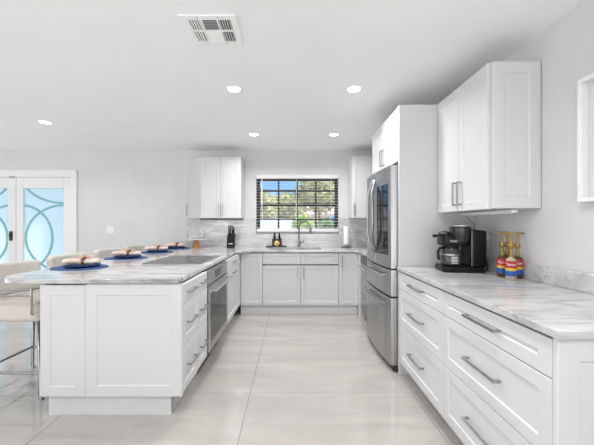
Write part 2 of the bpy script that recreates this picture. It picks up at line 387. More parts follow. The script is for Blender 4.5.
# ------------------------------------------------------------------ cabinets
ZT = .884; CT = .914; TOE = .15
def cabinet(name, label, loc, rz, w, depth, fronts, z0=TOE, z1=.866, toe=True, cat='cabinet', fr=.058, group=None, hl=.19, top_gap=0.0, cx=(0,0), toe_x=(0,0), toe_d=.085):
    """fronts: (kind, x0, x1, z0, z1, handle) in cabinet coordinates; handle None / ('h',x,z,len) / ('v',x,z,len)"""
    t = thing(name, label, cat, loc, rz, group)
    MB().box(cx[0], w-cx[1], .021, depth, z0-(.02 if toe else 0), z1).build('carcass', M['white'], t)
    if toe: MB().box(toe_x[0], w-toe_x[1], toe_d, depth-.01, 0, z0-.02).build('toe_kick', M['white'], t)
    for k, x0, x1, a, b_, hd in fronts:
        p = MB().shaker(x0+.0018, x1-.0018, a+.0018, b_-.0018, fr=fr).build(k, M['white'], t)
        for q in (hd or []):
            MB().pull(q[1], q[2], q[3], vert=(q[0]=='v')).build('handle', M['nickel'], p, bevel=.0015)
    return t
DZR = [(.115, .437), (.437, .731), (.731, .873)]
DZ = [(TOE, .456), (.456, .735), (.735, .873)]
def drawers(w, hl, x0=0, x1=None, DZ=DZ):
    x1 = w if x1 is None else x1
    return [('drawer', x0, x1, a, b_, [('h', (x0+x1)/2, (a+b_)/2+.005, hl)]) for a, b_ in DZ]

# --- right run
FX = .903       # door face of the right run
cabinet('drawer_cabinet', 'wide white three drawer base cabinet at the near end of the right run', (FX, 1.795, 0), -PI/2, .754, WX-FX-.012, drawers(.754, .245, DZ=DZR), z0=.115, group='drawer base cabinets', cat='drawer cabinet')
cabinet('drawer_cabinet', 'white three drawer base cabinet under the coffee maker, beside the refrigerator', (FX, 2.537, 0), -PI/2, .740, WX-FX-.012, drawers(.740, .235, DZ=DZR), z0=.115, group='drawer base cabinets', cat='drawer cabinet')
t = thing('end_panel', 'white shaker end panel closing the near end of the right base cabinets', 'panel', (FX, 1.018, 0))
p = MB().shaker(0.0, WX-FX-.012, .095, .880, fr=.075).build('panel', M['white'], t)
MB().box(.07, WX-FX-.02, .004, .018, 0, .094).build('toe_kick', M['white'], t)
# tall panel
o = MB().box(  .907, WX-.004, 2.540, 2.562, 0, 2.285).build('tall_panel', M['white'], bevel=.001); tag(o, 'tall plain white panel between the refrigerator and the coffee maker', 'panel')
# upper right
def upper(name, label, loc, rz, w, depth, z0, z1, nd, hside, sides=(), group='upper cabinets', fr=.058, hz=None, vis=True):
    t = thing(name, label, 'wall cabinet', loc, rz, group)
    MB().box(0, w, .021, depth, z0, z1).build('carcass', M['white'], t)
    dw = w/nd
    for i in range(nd):
        p = MB().shaker(i*dw+.0018, (i+1)*dw-.0018, z0-.004, z1, fr=fr).build('door', M['white'], t)
        if hside is not None:
            hx = {'c': (dw-.03) if i == 0 else (dw+.03), 'l': .03, 'r': w-.03}[hside]
            zc = (z0+.125) if hz is None else hz
            MB().pull(hx, zc, .175 if hz is None else .16, vert=True).build('handle', M['nickel'], p, bevel=.0015)
    return t
UZ0, UZ1 = 1.371, 2.285
UX = 1.228
u = upper('wall_cabinet', 'white two door wall cabinet hanging above the coffee maker', (UX, 2.537, 0), -PI/2, 2.537-1.885, WX-UX-.004, UZ0, UZ1, 2, 'c')
# end panel of the upper (part of it), local frame: faces the camera
ep = MB().shaker(.022, WX-UX-.004, UZ0, UZ1, fr=.068)
for v in ep.bm.verts: v.co = (2.537-1.885+.0205-v.co.y, v.co.x, v.co.z)
ep.build('end_panel', M['white'], u)
# over the fridge
upper('wall_cabinet', 'short white two door cabinet above the refrigerator', (.912, 3.41, 0), -PI/2, 3.41-2.564, WX-.912-.004, 1.825, UZ1, 2, 'c', hz=1.93)
upper('wall_cabinet', 'white corner wall cabinet with one visible door beyond the refrigerator', (.905, WY-.335, 0), 0, WX-.905-.004, .331, UZ0, UZ1+.01, 1, 'l')
o = MB().box(.93, WX-.004, 3.412, 3.430, 0, UZ1).build('tall_panel', M['white']); tag(o, 'white panel on the far side of the refrigerator, mostly hidden', 'panel')

# --- upper left with angled end
UY = WY-.335
u = upper('wall_cabinet', 'white two door wall cabinet left of the window', (-1.373, UY, 0), 0, .605, .331, UZ0, UZ1, 2, 'c')
t = thing('wall_cabinet', 'narrow angled white end cabinet at the left of the two door wall cabinet', 'wall cabinet', (-1.377, UY+.004, 0), 0, 'upper cabinets')
A = Vector((-.313, .325)); ln = A.length; ang = math.atan2(-A.y, -A.x)
MB().prism([(-.001,.327),(-.001,.03),(-.290,.327)], UZ0, UZ1).build('carcass', M['white'], t)
R_ = Matrix.Translation((A.x, A.y-.002, 0)) @ Matrix.Rotation(ang, 4, 'Z')
p = MB().shaker(0.0, ln-.004, UZ0-.004, UZ1, fr=.055, t=.018); p.bm.transform(R_); p = p.build('door', M['white'], t)
p2 = MB().pull(.035, UZ0+.125, .175, vert=True); p2.bm.transform(R_); p2.build('handle', M['nickel'], p, bevel=.0015)

# --- back run
BY = WY-.655
BZ = [(.145, .692), (.692+.012, .872)]
cabinet('base_cabinet', 'white sink base cabinet with two doors and two false drawers under the window', (-.410, BY, 0), 0, 1.06, .64,
        [('door', 0, .53, .145, .700, [('v', .53-.045, .60, .165)]), ('door', .53, 1.06, .145, .700, [('v', .53+.045, .60, .165)]),
         ('drawer', 0, .53, .712, .876, None), ('drawer', .53, 1.06, .712, .876, None)], z0=.145, z1=.60, cat='base cabinet', fr=.05, toe_d=.04)
cabinet('base_cabinet', 'narrow white one door base cabinet right of the sink cabinet', (.652, BY, 0), 0, .273, .64, [('door', 0, .273, .145, .876, [('v', .045, .755, .165)])], z0=.145, cat='base cabinet', fr=.05, toe_d=.04)
cabinet('base_cabinet', 'plain narrow white corner cabinet left of the sink cabinet', (-.721, BY, 0), 0, .309, .64, [('door', .0, .309, .145, .876, None)], z0=.145, cat='base cabinet', fr=.05, toe_d=.04)

# --- peninsula
PX = -.722; PY = 1.966
cabinet('drawer_cabinet', 'white three drawer cabinet at the near end of the peninsula', (PX, PY+.022, 0), PI/2, .308, .572, drawers(.308, .165), group='drawer base cabinets', cat='drawer cabinet', toe_x=(.06,0))
cabinet('drawer_cabinet', 'narrow white three drawer cabinet on the peninsula beside the oven', (PX, PY+.332, 0), PI/2, .254, .572, drawers(.254, .15), group='drawer base cabinets', cat='drawer cabinet')
OY0, OY1 = 2.555, 3.315
cabinet('base_cabinet', 'white cabinet with drawer over door beyond the oven', (PX, OY1+.002, 0), PI/2, BY-OY1-.004, .572,
        [('drawer', 0, BY-OY1-.006, .735, .873, [('h', .40, .81, .17)]), ('door', 0, BY-OY1-.006, TOE, .735, [('h', .40, .685, .17)])], cat='base cabinet')
cabinet('back_cabinet', 'white shallow cabinets along the stool side of the peninsula', (-1.653, WY-.004, 0), -PI/2, WY-.004-PY-.022, .349,
        [('door', i*.42+.01, i*.42+.43, TOE, .880, None) for i in range(6)], cat='cabinet', toe_x=(0, .085), group=None)
t = thing('end_panel', 'white peninsula end panel with two recessed fields above the toe kick', 'panel', (-1.653, PY, 0))
PW = 1.653+PX-.001
MB().shaker(0, .297, .140, .874, fr=.066, rec=.004).build('panel', M['white'], t); MB().shaker(.2975, PW, .140, .880, fr=.072, rec=.004).build('panel', M['white'], t)
MB().box(.03, PW-.085, .036, .054, 0, .127).build('toe_kick', M['white'], t)
o = MB().box(-1.61, -1.335, PY-.012, PY+.30, .8805, .8838).build('support_plate', M['darkgap']); tag(o, 'black steel support plate under the peninsula worktop', 'bracket')

# ------------------------------------------------------------------ worktops
def slab(outline, holes, z0, z1):
    b = MB(); bm = b.bm; es = []
    for loop in [outline]+holes:
        vs = [bm.verts.new((x, y, z0)) for x, y in loop]
        es += [bm.edges.new((vs[i], vs[(i+1)%len(vs)])) for i in range(len(vs))]
    bmesh.ops.triangle_fill(bm, use_beauty=True, use_dissolve=True, edges=es)
    r = bmesh.ops.extrude_face_region(bm, geom=bm.faces[:])
    bmesh.ops.translate(bm, vec=(0,0,z1-z0), verts=[v for v in r['geom'] if isinstance(v, bmesh.types.BMVert)])
    return b
EX = -.740; NY = 1.953; LEFT = -1.985; FY = BY-.028; RXE = .90
out = arc(LEFT+.19, NY+.19, .19, 180, 270, 8) + [(EX, NY)] 
out += [(EX, FY-.24)] + arc(EX+.24, FY-.24, .24, 180, 90, 8)[1:] + [(RXE-.06, FY)] + arc(RXE-.06, FY-.06, .06, 90, 0, 4)[1:]
out += [(RXE, 3.432), (WX-.003, 3.432), (WX-.003, WY-.003), (LEFT, WY-.003)]
SK = (-.30, .42, BY+.10, BY+.50)
o = slab(out, [[(SK[0],SK[2]),(SK[1],SK[2]),(SK[1],SK[3]),(SK[0],SK[3])]], ZT, CT).build('worktop', M['marble'], bevel=.003)
tag(o, 'white and grey streaked marble worktop over the peninsula and the sink run', 'worktop')
o = slab([(.889, 2.539), (.889, 1.003), (WX-.003, 1.003), (WX-.003, 2.539)], [], ZT, CT).build('worktop', M['marble_light'], bevel=.003)
tag(o, 'pale marble worktop on the right drawer cabinets under the coffee maker', 'worktop')
o = MB().box(WX-.022, WX-.003, 1.003, 2.538, CT+.0005, 1.014).build('upstand', M['marble_wall'], bevel=.002); tag(o, 'low streaked marble upstand along the right wall behind the syrup bottles', 'backsplash')
b = MB(); b.box(-1.70, WIN[0]-.002, WY-.018, WY-.002, CT, UZ0-.001); b.box(WIN[0]-.002, WIN[1]+.002, WY-.018, WY-.002, CT, WIN[2]-.030); b.box(WIN[1]+.002, WX-.003, WY-.018, WY-.002, CT, UZ0-.001)
o = b.build('backsplash', M['marble_wall']); tag(o, 'grey streaked marble backsplash behind the sink', 'backsplash')
o = thing('kitchen_sink', 'stainless undermount sink below the window', 'sink', ((SK[0]+SK[1])/2, (SK[2]+SK[3])/2, 0))
b = MB(); hx, hy = .36, .20
b.box(-hx-.0, -hx+.008, -hy, hy, .70, .882); b.box(hx-.008, hx, -hy, hy, .70, .882); b.box(-hx+.008, hx-.008, -hy, -hy+.008, .70, .882); b.box(-hx+.008, hx-.008, hy-.008, hy, .70, .882); b.box(-hx, hx, -hy, hy, .692, .70)
b.build('basin', M['steel'], o)

# ------------------------------------------------------------------ oven and cooktop
t = thing('oven', 'stainless built in oven with dark glass door in the peninsula', 'oven', (PX, OY0, 0), PI/2)
W_ = OY1-OY0
MB().box(.012, W_-.012, .03, .56, TOE, .878).build('oven_body', M['darkgap'], t)
MB().box(.014, W_-.006, -.004, .028, .745, .872).build('control_panel', M['steel'], t, bevel=.003)
MB().box(.25, .50, -.0055, -.004, .775, .845).build('display', M['blackglass'], t)
b = MB(); b.box(.014, .066, -.012, .028, .165, .738); b.box(W_-.058, W_-.006, -.012, .028, .165, .738); b.box(.066, W_-.058, -.012, .028, .165, .235); b.box(.066, W_-.058, -.012, .028, .668, .738)
dr = b.build('oven_door', M['steel'], t, bevel=.003)
MB().box(.066, W_-.058, -.009, .026, .235, .668).build('oven_glass', M['ovenglass'], dr)
b = MB(); b.tube([(.04,-.062,.700),(W_-.04,-.062,.700)], .013); b.box(.055,.08,-.062,-.012,.69,.71); b.box(W_-.08,W_-.055,-.062,-.012,.69,.71); b.build('handle', M['chrome'], dr, smooth='ang')
t = thing('cooktop', 'black glass electric cooktop set in the peninsula worktop', 'cooktop', (-1.075, 3.02, CT))
MB().box(-.262, .262, -.33, .33, .001, .007).build('glass_top', M['hob_glass'], t, bevel=.002)
b = MB(); b.box(-.268, .268, -.338, -.331, .0, .009); b.box(-.268, .268, .331, .338, .0, .009); b.box(-.268,-.2625,-.331,.331,.0,.009); b.box(.2625,.268,-.331,.331,.0,.009); b.build('edge_trim', M['grey'], t)
for cx_, cy_, r_ in ((-.13,-.17,.09),(.12,-.16,.075),(-.12,.16,.07),(.13,.16,.10)):
    MB().lathe([(r_,.0071),(r_,.0074),(r_-.004,.0074),(r_-.004,.0071)], (cx_,cy_,0), 36, cap=False).build('burner_ring', M['grey'], t)

# ------------------------------------------------------------------ refrigerator
F0, F1 = 2.572, 3.400; FW = F1-F0; fc = FW/2
t = thing('refrigerator', 'stainless french door refrigerator with bowed doors and curved handles', 'refrigerator', (.822, F1, 0), -PI/2)
# local: x 0..FW (far to near), y depth (front towards -x world), bow: y = k (x-fc)^2
KB = .145
def bow(x): return KB*(x-fc)**2
def bowed(x0, x1, z0, z1, back=.095, n=12, inset=0.0, rnd=.012):
    xs = [x0+(x1-x0)*i/n for i in range(n+1)]
    pts = [(x, bow(x)+inset) for x in xs]
    if rnd: pts[0] = (x0, bow(x0)+inset+rnd); pts.insert(1, (x0+rnd*.4, bow(x0)+inset+rnd*.3)); pts[-1] = (x1, bow(x1)+inset+rnd); pts.insert(-1, (x1-rnd*.4, bow(x1)+inset+rnd*.3))
    return MB().prism(pts+[(x1, back), (x0, back)], z0, z1)
MB().box(.004, FW-.004, .100, .70, .03, 1.765).build('body', mat('fridge_side_grey', (.10,.10,.103), .4, .6), t, bevel=.004)
b = MB(); b.box(.03, FW-.03, .13, .70, .0, .03); b.box(.02, FW-.004, .05, .14, .012, .05); b.build('plinth', M['darkgap'], t)
for hx in (.05, FW-.05): MB().box(hx-.04, hx+.04, .09, .22, 1.766, 1.785).build('hinge_cover', M['grey'], t, bevel=.004)
dl = bowed(.0, fc-.003, .892, 1.78).build('door', M['steel'], t, smooth='ang')
dn = bowed(fc+.003, FW, .892, 1.78).build('door', M['steel'], t, smooth='ang')
pn = bowed(fc+.080, FW-.055, 1.0, 1.63, back=.07, inset=-.0015, rnd=0).build('glass_panel', M['blackglass'], dn)
m1 = bowed(.0, FW, .652, .878).build('drawer', M['steel'], t, smooth='ang')
m2 = bowed(.0, FW, .062, .636).build('drawer', M['steel'], t, smooth='ang')
for x, pr, sg in ((fc-.035, dl, -1), (fc+.035, dn, 1)):
    pts = []
    for i in range(19):
        s_ = i/18; z = 1.0+.72*s_; xx = x+sg*.06*math.sin(PI*s_); pts.append((xx, bow(xx)-.002-.045*min(1, 5*s_, 5*(1-s_)), z))
    MB().tube(pts, .013, seg=10).build('handle', M['nickel'], pr, smooth=True)
for z, pr in ((.815, m1), (.565, m2)):
    pts = [(.13+(FW-.24)*i/14, bow(.13+(FW-.24)*i/14)-.036, z) for i in range(15)]
    b = MB(); b.tube(pts, .013, seg=10)
    for x in (.15, FW-.13): b.tube([(x, bow(x)-.036, z), (x, bow(x)+.004, z)], .011, seg=8)
    b.build('handle', M['nickel'], pr, smooth='ang')
MB().box(.06, .20, bow(.12)-.003, bow(.12)+.01, 1.10, 1.42).build('dispenser', M['blackglass'], dl)

# dishwasher on the right run
t = thing('dishwasher', 'stainless dishwasher on the right between refrigerator and sink run', 'dishwasher', (.922, 4.036, 0), -PI/2)
MB().box(0, .60, .03, .60, .10, .878).build('tub', M['darkgap'], t); MB().box(.0, .60, .0, .028, .14, .76).build('door', M['steel'], t, bevel=.003)
MB().box(.0, .60, .0, .028, .766, .872).build('control_panel', M['blackglass'], t); MB().box(0, .60, .06, .58, 0, .10).build('toe_kick', M['grey'], t)
b = MB(); b.tube([(.04,-.04,.72),(.56,-.04,.72)], .011); b.box(.06,.08,-.04,.0,.712,.728); b.box(.52,.54,-.04,0,.712,.728); b.build('handle', M['chrome'], t, smooth='ang')
o = MB().box(  .925, 1.5, 4.040, BY+.018, 0, .880).build('filler_panel', M['white']); tag(o, 'white filler strip in the corner beside the dishwasher', 'panel')

# ------------------------------------------------------------------ blinds
t = thing('window_blinds', 'white horizontal slatted blinds over the sink window', 'blinds', (0, WY, 0))
x0, x1, z0, z1 = WIN
MB().box(x0+.004, x1-.004, -.02, .07, z1-.060, z1-.002).build('valance', M['trim'], t, bevel=.004)
b = MB(); zz = z0+.075; nsl = 0
while zz < z1-.075:
    v = [(x0+.006, .018, zz-.002), (x1-.006, .018, zz-.002), (x1-.006, .056, zz+.002), (x0+.006, .056, zz+.002)]
    f1 = [b.bm.verts.new(p) for p in v]; f2 = [b.bm.verts.new((p[0], p[1], p[2]+.0030)) for p in v]
    for i in range(4): b.bm.faces.new((f1[i], f1[(i+1)%4], f2[(i+1)%4], f2[i]))
    b.bm.faces.new(f1[::-1]); b.bm.faces.new(f2); zz += .0465
b.build('slats', M['slat'], t)
MB().box(x0+.006, x1-.006, .005, .068, z0+.004, z0+.054).build('bottom_rail', M['trim'], t, bevel=.004)
for xx in (x0+.10, x1-.12, .07): MB().box(xx-.003, xx+.003, .0095, .0115, z0+.05, z1-.05).build('ladder_cord', M['slat'], t)
MB().tube([(x0+.09, -.002, z1-.06), (x0+.09, -.002, z0+.35)], .007).build('wand', M['slat'], t)

# ------------------------------------------------------------------ ceiling lamps and vent
def lamp(x, y, label):
    t = thing('recessed_light', label, 'ceiling light', (x, y, CEIL), 0, 'recessed ceiling lights')
    MB().lathe([(.068,-.001),(.066,-.004),(.060,-.005),(.0565,-.003),(.056,-.001)], (0,0,0), 32, cap=False).build('trim_ring', M['trim'], t, smooth=True)
    MB().lathe([(.056,-.0035),(.03,-.0045),(.001,-.005)], (0,0,0), 32, cap=False).build('lens', M['lens'], t)
    ld = bpy.data.lights.new('lamp_glow', 'AREA'); ld.shape = 'DISK'; ld.size = .10; ld.energy = LAMP_WATTS; ld.spread = math.radians(150); ld.color = (1, .99, .98)
    lo = bpy.data.objects.new('lamp_glow', ld); COL.objects.link(lo); lo.parent = t; lo.location = (0, 0, -.012)
    return t
L0 = lamp(-.511, 2.646, 'left one of the two nearer recessed lights above the aisle')
for x, y, lb in ((.547, 2.646, 'recessed light nearest the refrigerator and tall panel'),
                 (-.505, 3.98, 'left one of the two farther recessed lights before the window'), (.558, 3.98, 'right one of the two farther recessed lights before the window'),
                 (-2.88, 3.50, 'recessed light at far left over the stools side of the room'),
                 (.42, .95, 'added recessed fill light on the right, above the view'), (-2.88, 1.6, 'added recessed fill light on the left, above the view'),  # from here on: lamps added out of view to brighten the room
                 (-.51, -.2, 'added recessed fill light behind the viewpoint, left'), (.55, -.3, 'added recessed fill light behind the viewpoint, right'), (-2.88, -.3, 'added recessed fill light behind the viewpoint, far left'), (-4.9, 1.6, 'added recessed fill light by the left wall')):
    dup(L0, (x, y, CEIL), lb)
t = thing('ceiling_vent', 'white rectangular air vent with louvers in the ceiling', 'vent', (-.486, 1.845, CEIL))
b = MB(); W2, H2 = .165, .14
cols = [(-.127,-.050), (-.040,.045), (.055,.127)]; rows = [(-.105,-.008), (.004,.105)]
# plate as a grid around six openings
xs = [-W2]+[v for c in cols for v in c]+[W2]; ys = [-H2]+[v for r in rows for v in r]+[H2]
for i in range(7):
    for j in range(5):
        if i % 2 == 1 and j % 2 == 1: continue
        b.box(xs[i], xs[i+1], ys[j], ys[j+1], -.008, -.001)
b.build('faceplate', M['vent'], t)
MB().box(-.128, .128, -.106, .106, -.0014, -.0006).build('duct_opening', M['duct'], t)
for ci, c in enumerate(cols):
    for ri, r in enumerate(rows):
        s_ = MB(); n = 5
        if ci == 1:
            for k in range(8):
                y = r[0]+(r[1]-r[0])*(k+.5)/8; dy = .0058 if ri == 0 else -.0035
                s_.face([(c[0],y-dy,-.009),(c[1],y-dy,-.009),(c[1],y+dy,-.0016),(c[0],y+dy,-.0016)])
        else:
            for k in range(n):
                x = c[0]+(c[1]-c[0])*(k+.5)/n; dx = -.0066 if ci == 0 else .0012
                s_.face([(x-dx,r[0],-.009),(x-dx,r[1],-.009),(x+dx,r[1],-.0016),(x+dx,r[0],-.0016)])
        o = s_.build('louver', M['vent'], t); md = o.modifiers.new('solid', 'SOLIDIFY'); md.thickness = .0012
for sx_, sy_ in ((-.06,-.122),(.06,-.122),(-.06,.122),(.06,.122)):
    MB().lathe([(.004,-.0095),(.004,-.008)], (sx_,sy_,0), 10).build('screw', M['nickel'], t)

# ------------------------------------------------------------------ small wall things
t = thing('light_switch', 'white double light switch plate on the back wall by the glass doors', 'switch', (-2.93, WY, 1.185))
MB().box(-.062, .062, -.008, -.001, -.058, .058).build('plate', M['trim'], t, bevel=.002)
for xx in (-.024, .024): MB().box(xx-.016, xx+.016, -.012, -.0085, -.032, .032).build('rocker', M['trim'], t, bevel=.001)
t = thing('picture_frame', 'deep white box frame hanging on the right wall', 'frame', (WX, 1.317, 1.7075))
b = MB(); hw, hh = .265, .3205; dp = .05
b.box(-dp, -.002, -hw, -hw+.022, -hh, hh); b.box(-dp, -.002, hw-.022, hw, -hh, hh); b.box(-dp, -.002, -hw+.022, hw-.022, -hh, -hh+.022); b.box(-dp, -.002, -hw+.022, hw-.022, hh-.022, hh)
b.build('frame', M['trim'], t, bevel=.002)
MB().box(-.012, -.002, -hw+.023, hw-.023, -hh+.023, hh-.023).build('backing', M['wall'], t); MB().box(-.022, -.0125, -hw+.075, hw-.075, -hh+.075, hh-.075).build('panel', M['trim'], t, bevel=.002)
# under-cabinet lights
t = thing('under_cabinet_light', 'slim metal strip light glowing under the left wall cabinets', 'light', (-1.05, WY-.17, UZ0))
b = MB(); b.box(-.38, .29, -.02, .02, -.024, -.006); b.box(-.38, .29, -.024, -.0205, -.034, -.006)
b.build('housing', mat('fixture_grey', (.12,.12,.12), .4, .8), t, bevel=.003)
MB().box(-.37, .27, -.012, .018, -.030, -.0245).build('diffuser', M['strip'], t)
t = thing('under_cabinet_light', 'slim white strip light under the right wall cabinet', 'light', (1.42, 2.20, UZ0))
MB().box(-.02, .02, -.29, .28, -.026, -.006).build('housing', M['trim'], t, bevel=.004)
MB().box(-.014, .014, -.26, .25, -.030, -.0265).build('diffuser', M['paper'], t)
MB().tube([(.0,.27,-.016),(.03,.295,-.03),(.095,.300,-.10),(.10,.302,-.42)], .004).build('cord', M['grey'], t)
o = thing('wall_outlet', 'white outlet plate on the wall behind the coffee maker', 'outlet', (WX, 2.40, 1.14))
MB().box(-.008, -.001, -.035, .035, -.058, .058).build('plate', M['trim'], o, bevel=.002)

# ------------------------------------------------------------------ bar stools
def stool():
    t = thing('bar_stool', '', 'bar stool', (0,0,0), 0, 'bar stools along the peninsula')
    MB().box(-.235, .225, -.245, .245, .555, .70).build('seat', M['fabric'], t, bevel=.035, segs=4)
    # curved backrest
    b = MB(); n = 12; ring = []
    outer = [(-.245-.03*math.sin(PI*i/n)+.055*abs(2*i/n-1)**3, -.258+.516*i/n) for i in range(n+1)]
    inner = [(x+.062, y*.94) for x, y in outer]
    b.prism(outer+inner[::-1], .70, .962)
    for v in b.bm.verts: v.co.x -= (v.co.z-.70)*.12
    b.build('backrest', M['fabric'], t, bevel=.028, segs=4)
    for sy in (-1, 1):
        r = MB()
        for z in (.755, .80):
            r.tube([(-.245,sy*.262,z)]+[(x,sy*.262,z) for x in (-.1,.05,.17)]+[(.19,sy*.262,z)], .007, seg=8)
        r.tube([(.19,sy*.262,.807),(.19,sy*.262,.62),(.19,sy*.235,.615)], .007, seg=8)
        r.build('armrest', M['stool_metal'], t, smooth='ang')
    for sx in (-1, 1):
        for sy in (-1, 1):
            MB().tube([(sx*.20,sy*.215,.58),(sx*.245,sy*.25,.012),(sx*.245+.02,sy*.25,.008)], .011, seg=10).build('leg', M['stool_metal'], t, smooth=True)
    f = MB(); z = .19; a, c_ = .231, .238
    f.tube([(-a,-c_,z),(a,-c_,z)], .010); f.tube([(a,-c_,z),(a,c_,z)], .010); f.tube([(-a,c_,z),(a,c_,z)], .010); f.tube([(-a,-c_,z),(-a,c_,z)], .010)
    f.build('footrest', M['stool_metal'], t, smooth='ang')
    return t
s0 = stool()
ST = [(-2.065, 2.42, 'nearest beige upholstered bar stool with chrome legs at the peninsula'), (-2.10, 3.08, 'second beige bar stool from the camera along the peninsula'),
      (-2.10, 3.76, 'third beige bar stool from the camera along the peninsula'), (-2.10, 4.40, 'farthest beige bar stool, nearest the back wall')]
s0.location = (ST[0][0], ST[0][1], 0); s0['label'] = ST[0][2]
for x, y, lb in ST[1:]: dup(s0, (x, y, 0), lb)

# ------------------------------------------------------------------ place settings
def mat_(): 
    o = MB().lathe([(.05,0),(1,.0),(1.005,.003),(.995,.006),(.05,.007)], (0,0,0), 40, sx=.212, sy=.165).build('placemat', M['mat_blue'], smooth='ang'); return o
ord_ = ['nearest', 'second nearest', 'third', 'farthest']
PM = [(-1.752, 2.48), (-1.752, 3.17), (-1.735, 3.83), (-1.738, 4.45)]
pm = mat_()
pl = MB().lathe([(.001,.004),(.075,.0),(.12,.008),(.132,.014),(.131,.017),(.115,.012),(.07,.007),(.001,.007)], (0,0,0), 36, cap=False).build('plate', M['plate'], smooth=True)
nk = thing('napkin', '', 'napkin', (0,0,0), 0, 'peach napkins with beaded rings'); nk.scale = (1.12, .85, 1.45)
b = MB(); n = 9
prof = [(-.125,.030,.012),(-.10,.036,.016),(-.06,.036,.017),(-.02,.028,.015),(.01,.018,.014),(.03,.022,.014),(.07,.036,.016),(.105,.044,.014),(.115,.042,.010)]
rings = []
for x, hw_, hh_ in prof:
    rings.append([b.bm.verts.new((x, hw_*math.cos(2*PI*k/14)*(1+.10*math.sin(5*2*PI*k/14+x*30)), .018+hh_*math.sin(2*PI*k/14)*(1+.12*math.sin(7*k+x*40)))) for k in range(14)])
for a, c_ in zip(rings, rings[1:]):
    for k in range(14): b.bm.faces.new((a[k], a[(k+1)%14], c_[(k+1)%14], c_[k]))
b.bm.faces.new(rings[0][::-1]); b.bm.faces.new(rings[-1])
b.build('cloth', M['napkin'], nk, smooth=True)
rg = MB().lathe([(.021,-.010),(.024,0),(.021,.010)], (.01,0,.018), 20, cap=False, axis='X').build('napkin_ring', M['gold'], nk, smooth=True)
for i, (mm, dx, dy, dz, r_) in enumerate((('bead_a',.0,-.004,.040,.013),('bead_b',.024,-.012,.036,.010),('bead_c',.045,-.004,.038,.013),('bead_a',.055,.012,.036,.010),('bead_c',-.02,.008,.038,.011),('bead_b',.035,.018,.034,.010),('bead_b',.012,-.024,.028,.010),('bead_c',.065,-.016,.033,.010))):
    MB().ball((dx,dy,dz), r_).build('bead', M[mm], rg, smooth=True)
for i, (x, y) in enumerate(PM):
    q = ord_[i]
    a = pm if i == 0 else pm.copy(); c_ = pl if i == 0 else pl.copy()
    if i: COL.objects.link(a); COL.objects.link(c_)
    a.location = (x, y, CT+.0005); c_.location = (x+.02, y, CT+.0075)
    tag(a, {0:'oval blue placemat nearest the camera on the peninsula',1:'second blue placemat from the camera on the peninsula',2:'third blue placemat from the camera, left of the cooktop',3:'farthest blue placemat, near the wooden cake stand'}[i], 'placemat', 'blue placemats')
    tag(c_, q+' navy plate from the camera, on its blue placemat', 'plate', 'navy plates')
    lb = q+' peach napkin with beaded ring, on its navy plate'
    zz = CT+.0075+.010
    if i == 0: nk.location = (x+.015, y, zz+.010); nk['label'] = lb; nk.rotation_euler = (0,0,.12)
    else: dup(nk, (x+.01, y, zz+.010), lb, rz=.12+.1*i)

# ------------------------------------------------------------------ coffee maker
t = thing('coffee_maker', 'black combination coffee maker with glass carafe on the right worktop', 'coffee maker', (1.285, 2.315, CT), math.radians(-8))
t.scale = (.90, .95, 1.05)
# local: front (carafe side) towards -x; x -.17..+.17, y -.115..+.115
def rrect(x0, x1, y0, y1, r): 
    return arc(x1-r,y1-r,r,0,90,5)+arc(x0+r,y1-r,r,90,180,5)+arc(x0+r,y0+r,r,180,270,5)+arc(x1-r,y0+r,r,270,360,5)
MB().prism(rrect(-.165,.175,-.115,.115,.05), .0, .040).build('base', M['black'], t, bevel=.008)
b = MB(); b.prism(rrect(.055,.180,-.105,.115,.025), .0405, .303); 
for v in b.bm.verts:
    if v.co.z > .3: v.co.z -= max(0,(v.co.x-.14))*.35; 
tw = b.build('water_tower', M['black'], t, bevel=.010)
MB().prism(rrect(-.155,.052,-.095,.095,.05), .185, .262).build('brew_head', M['black'], t, bevel=.012)
MB().lathe([(.068,.215),(.076,.262),(.080,.318),(.070,.322)], (-.005,-.045,0), 32).build('brew_basket', mat('smoked_plastic', (.02,.02,.021), .15), t, smooth='ang')
b = MB(); b.lathe([(.074,.3225),(.094,.326),(.094,.334),(.05,.340),(.01,.341)], (.0,-.045,0), 32); b.build('lid_rim', M['nickel'], t, smooth='ang')
b = MB(); b.ball((-.10,.03,.262), .062, 1, 1, .5); b.build('steam_dome', mat('dark_chrome', (.12,.12,.12), .2, .8), t, smooth=True)
b = MB(); b.tube([(-.10,-.055,.262),(-.17,-.062,.262),(-.205,-.065,.258)], .007); b.ball((-.215,-.066,.257), .016, 1.2, 1, .8); b.build('lever', M['black'], t, smooth=True)
MB().lathe([(.080,.042),(.082,.042)], (0,0,0), 24).build('warming_plate', M['nickel'], t) if False else None
ca = MB().lathe([(.060,.043),(.078,.055),(.080,.105),(.074,.150),(.060,.168),(.056,.180)], (-.070,-.020,0), 36, cap=True).build('carafe', mat('carafe_glass', (.10,.10,.10), .05, 0, **{'Transmission Weight':.55}), t, smooth='ang')
MB().lathe([(.0605,.168),(.062,.168),(.062,.183),(.057,.183)], (-.070,-.020,0), 32, cap=True).build('carafe_lid', M['black'], ca, smooth='ang')
MB().lathe([(.0795,.118),(.0815,.118),(.0815,.128),(.0785,.128)], (-.070,-.020,0), 36, cap=False).build('carafe_band', M['nickel'], ca)
b = MB(); b.tube([(-.128,-.035,.172),(-.165,-.042,.168),(-.182,-.045,.140),(-.178,-.045,.095),(-.172,-.044,.085)], .011); b.build('carafe_handle', M['black'], ca, smooth=True)
b = MB()
for k in range(5): b.box(-.095+.0, -.045, -.1025, -.1005, .062+.011*k, .066+.011*k)
b.build('volume_marks', M['text'], ca)
text_mesh('brand_text', 'Krups', .022, M['text'], t, None, Matrix.Translation((-.075, -.0965, .222)))
MB().box(.054, .060, -.112, -.1055, .045, .295).build('trim_strip', M['nickel'], t)
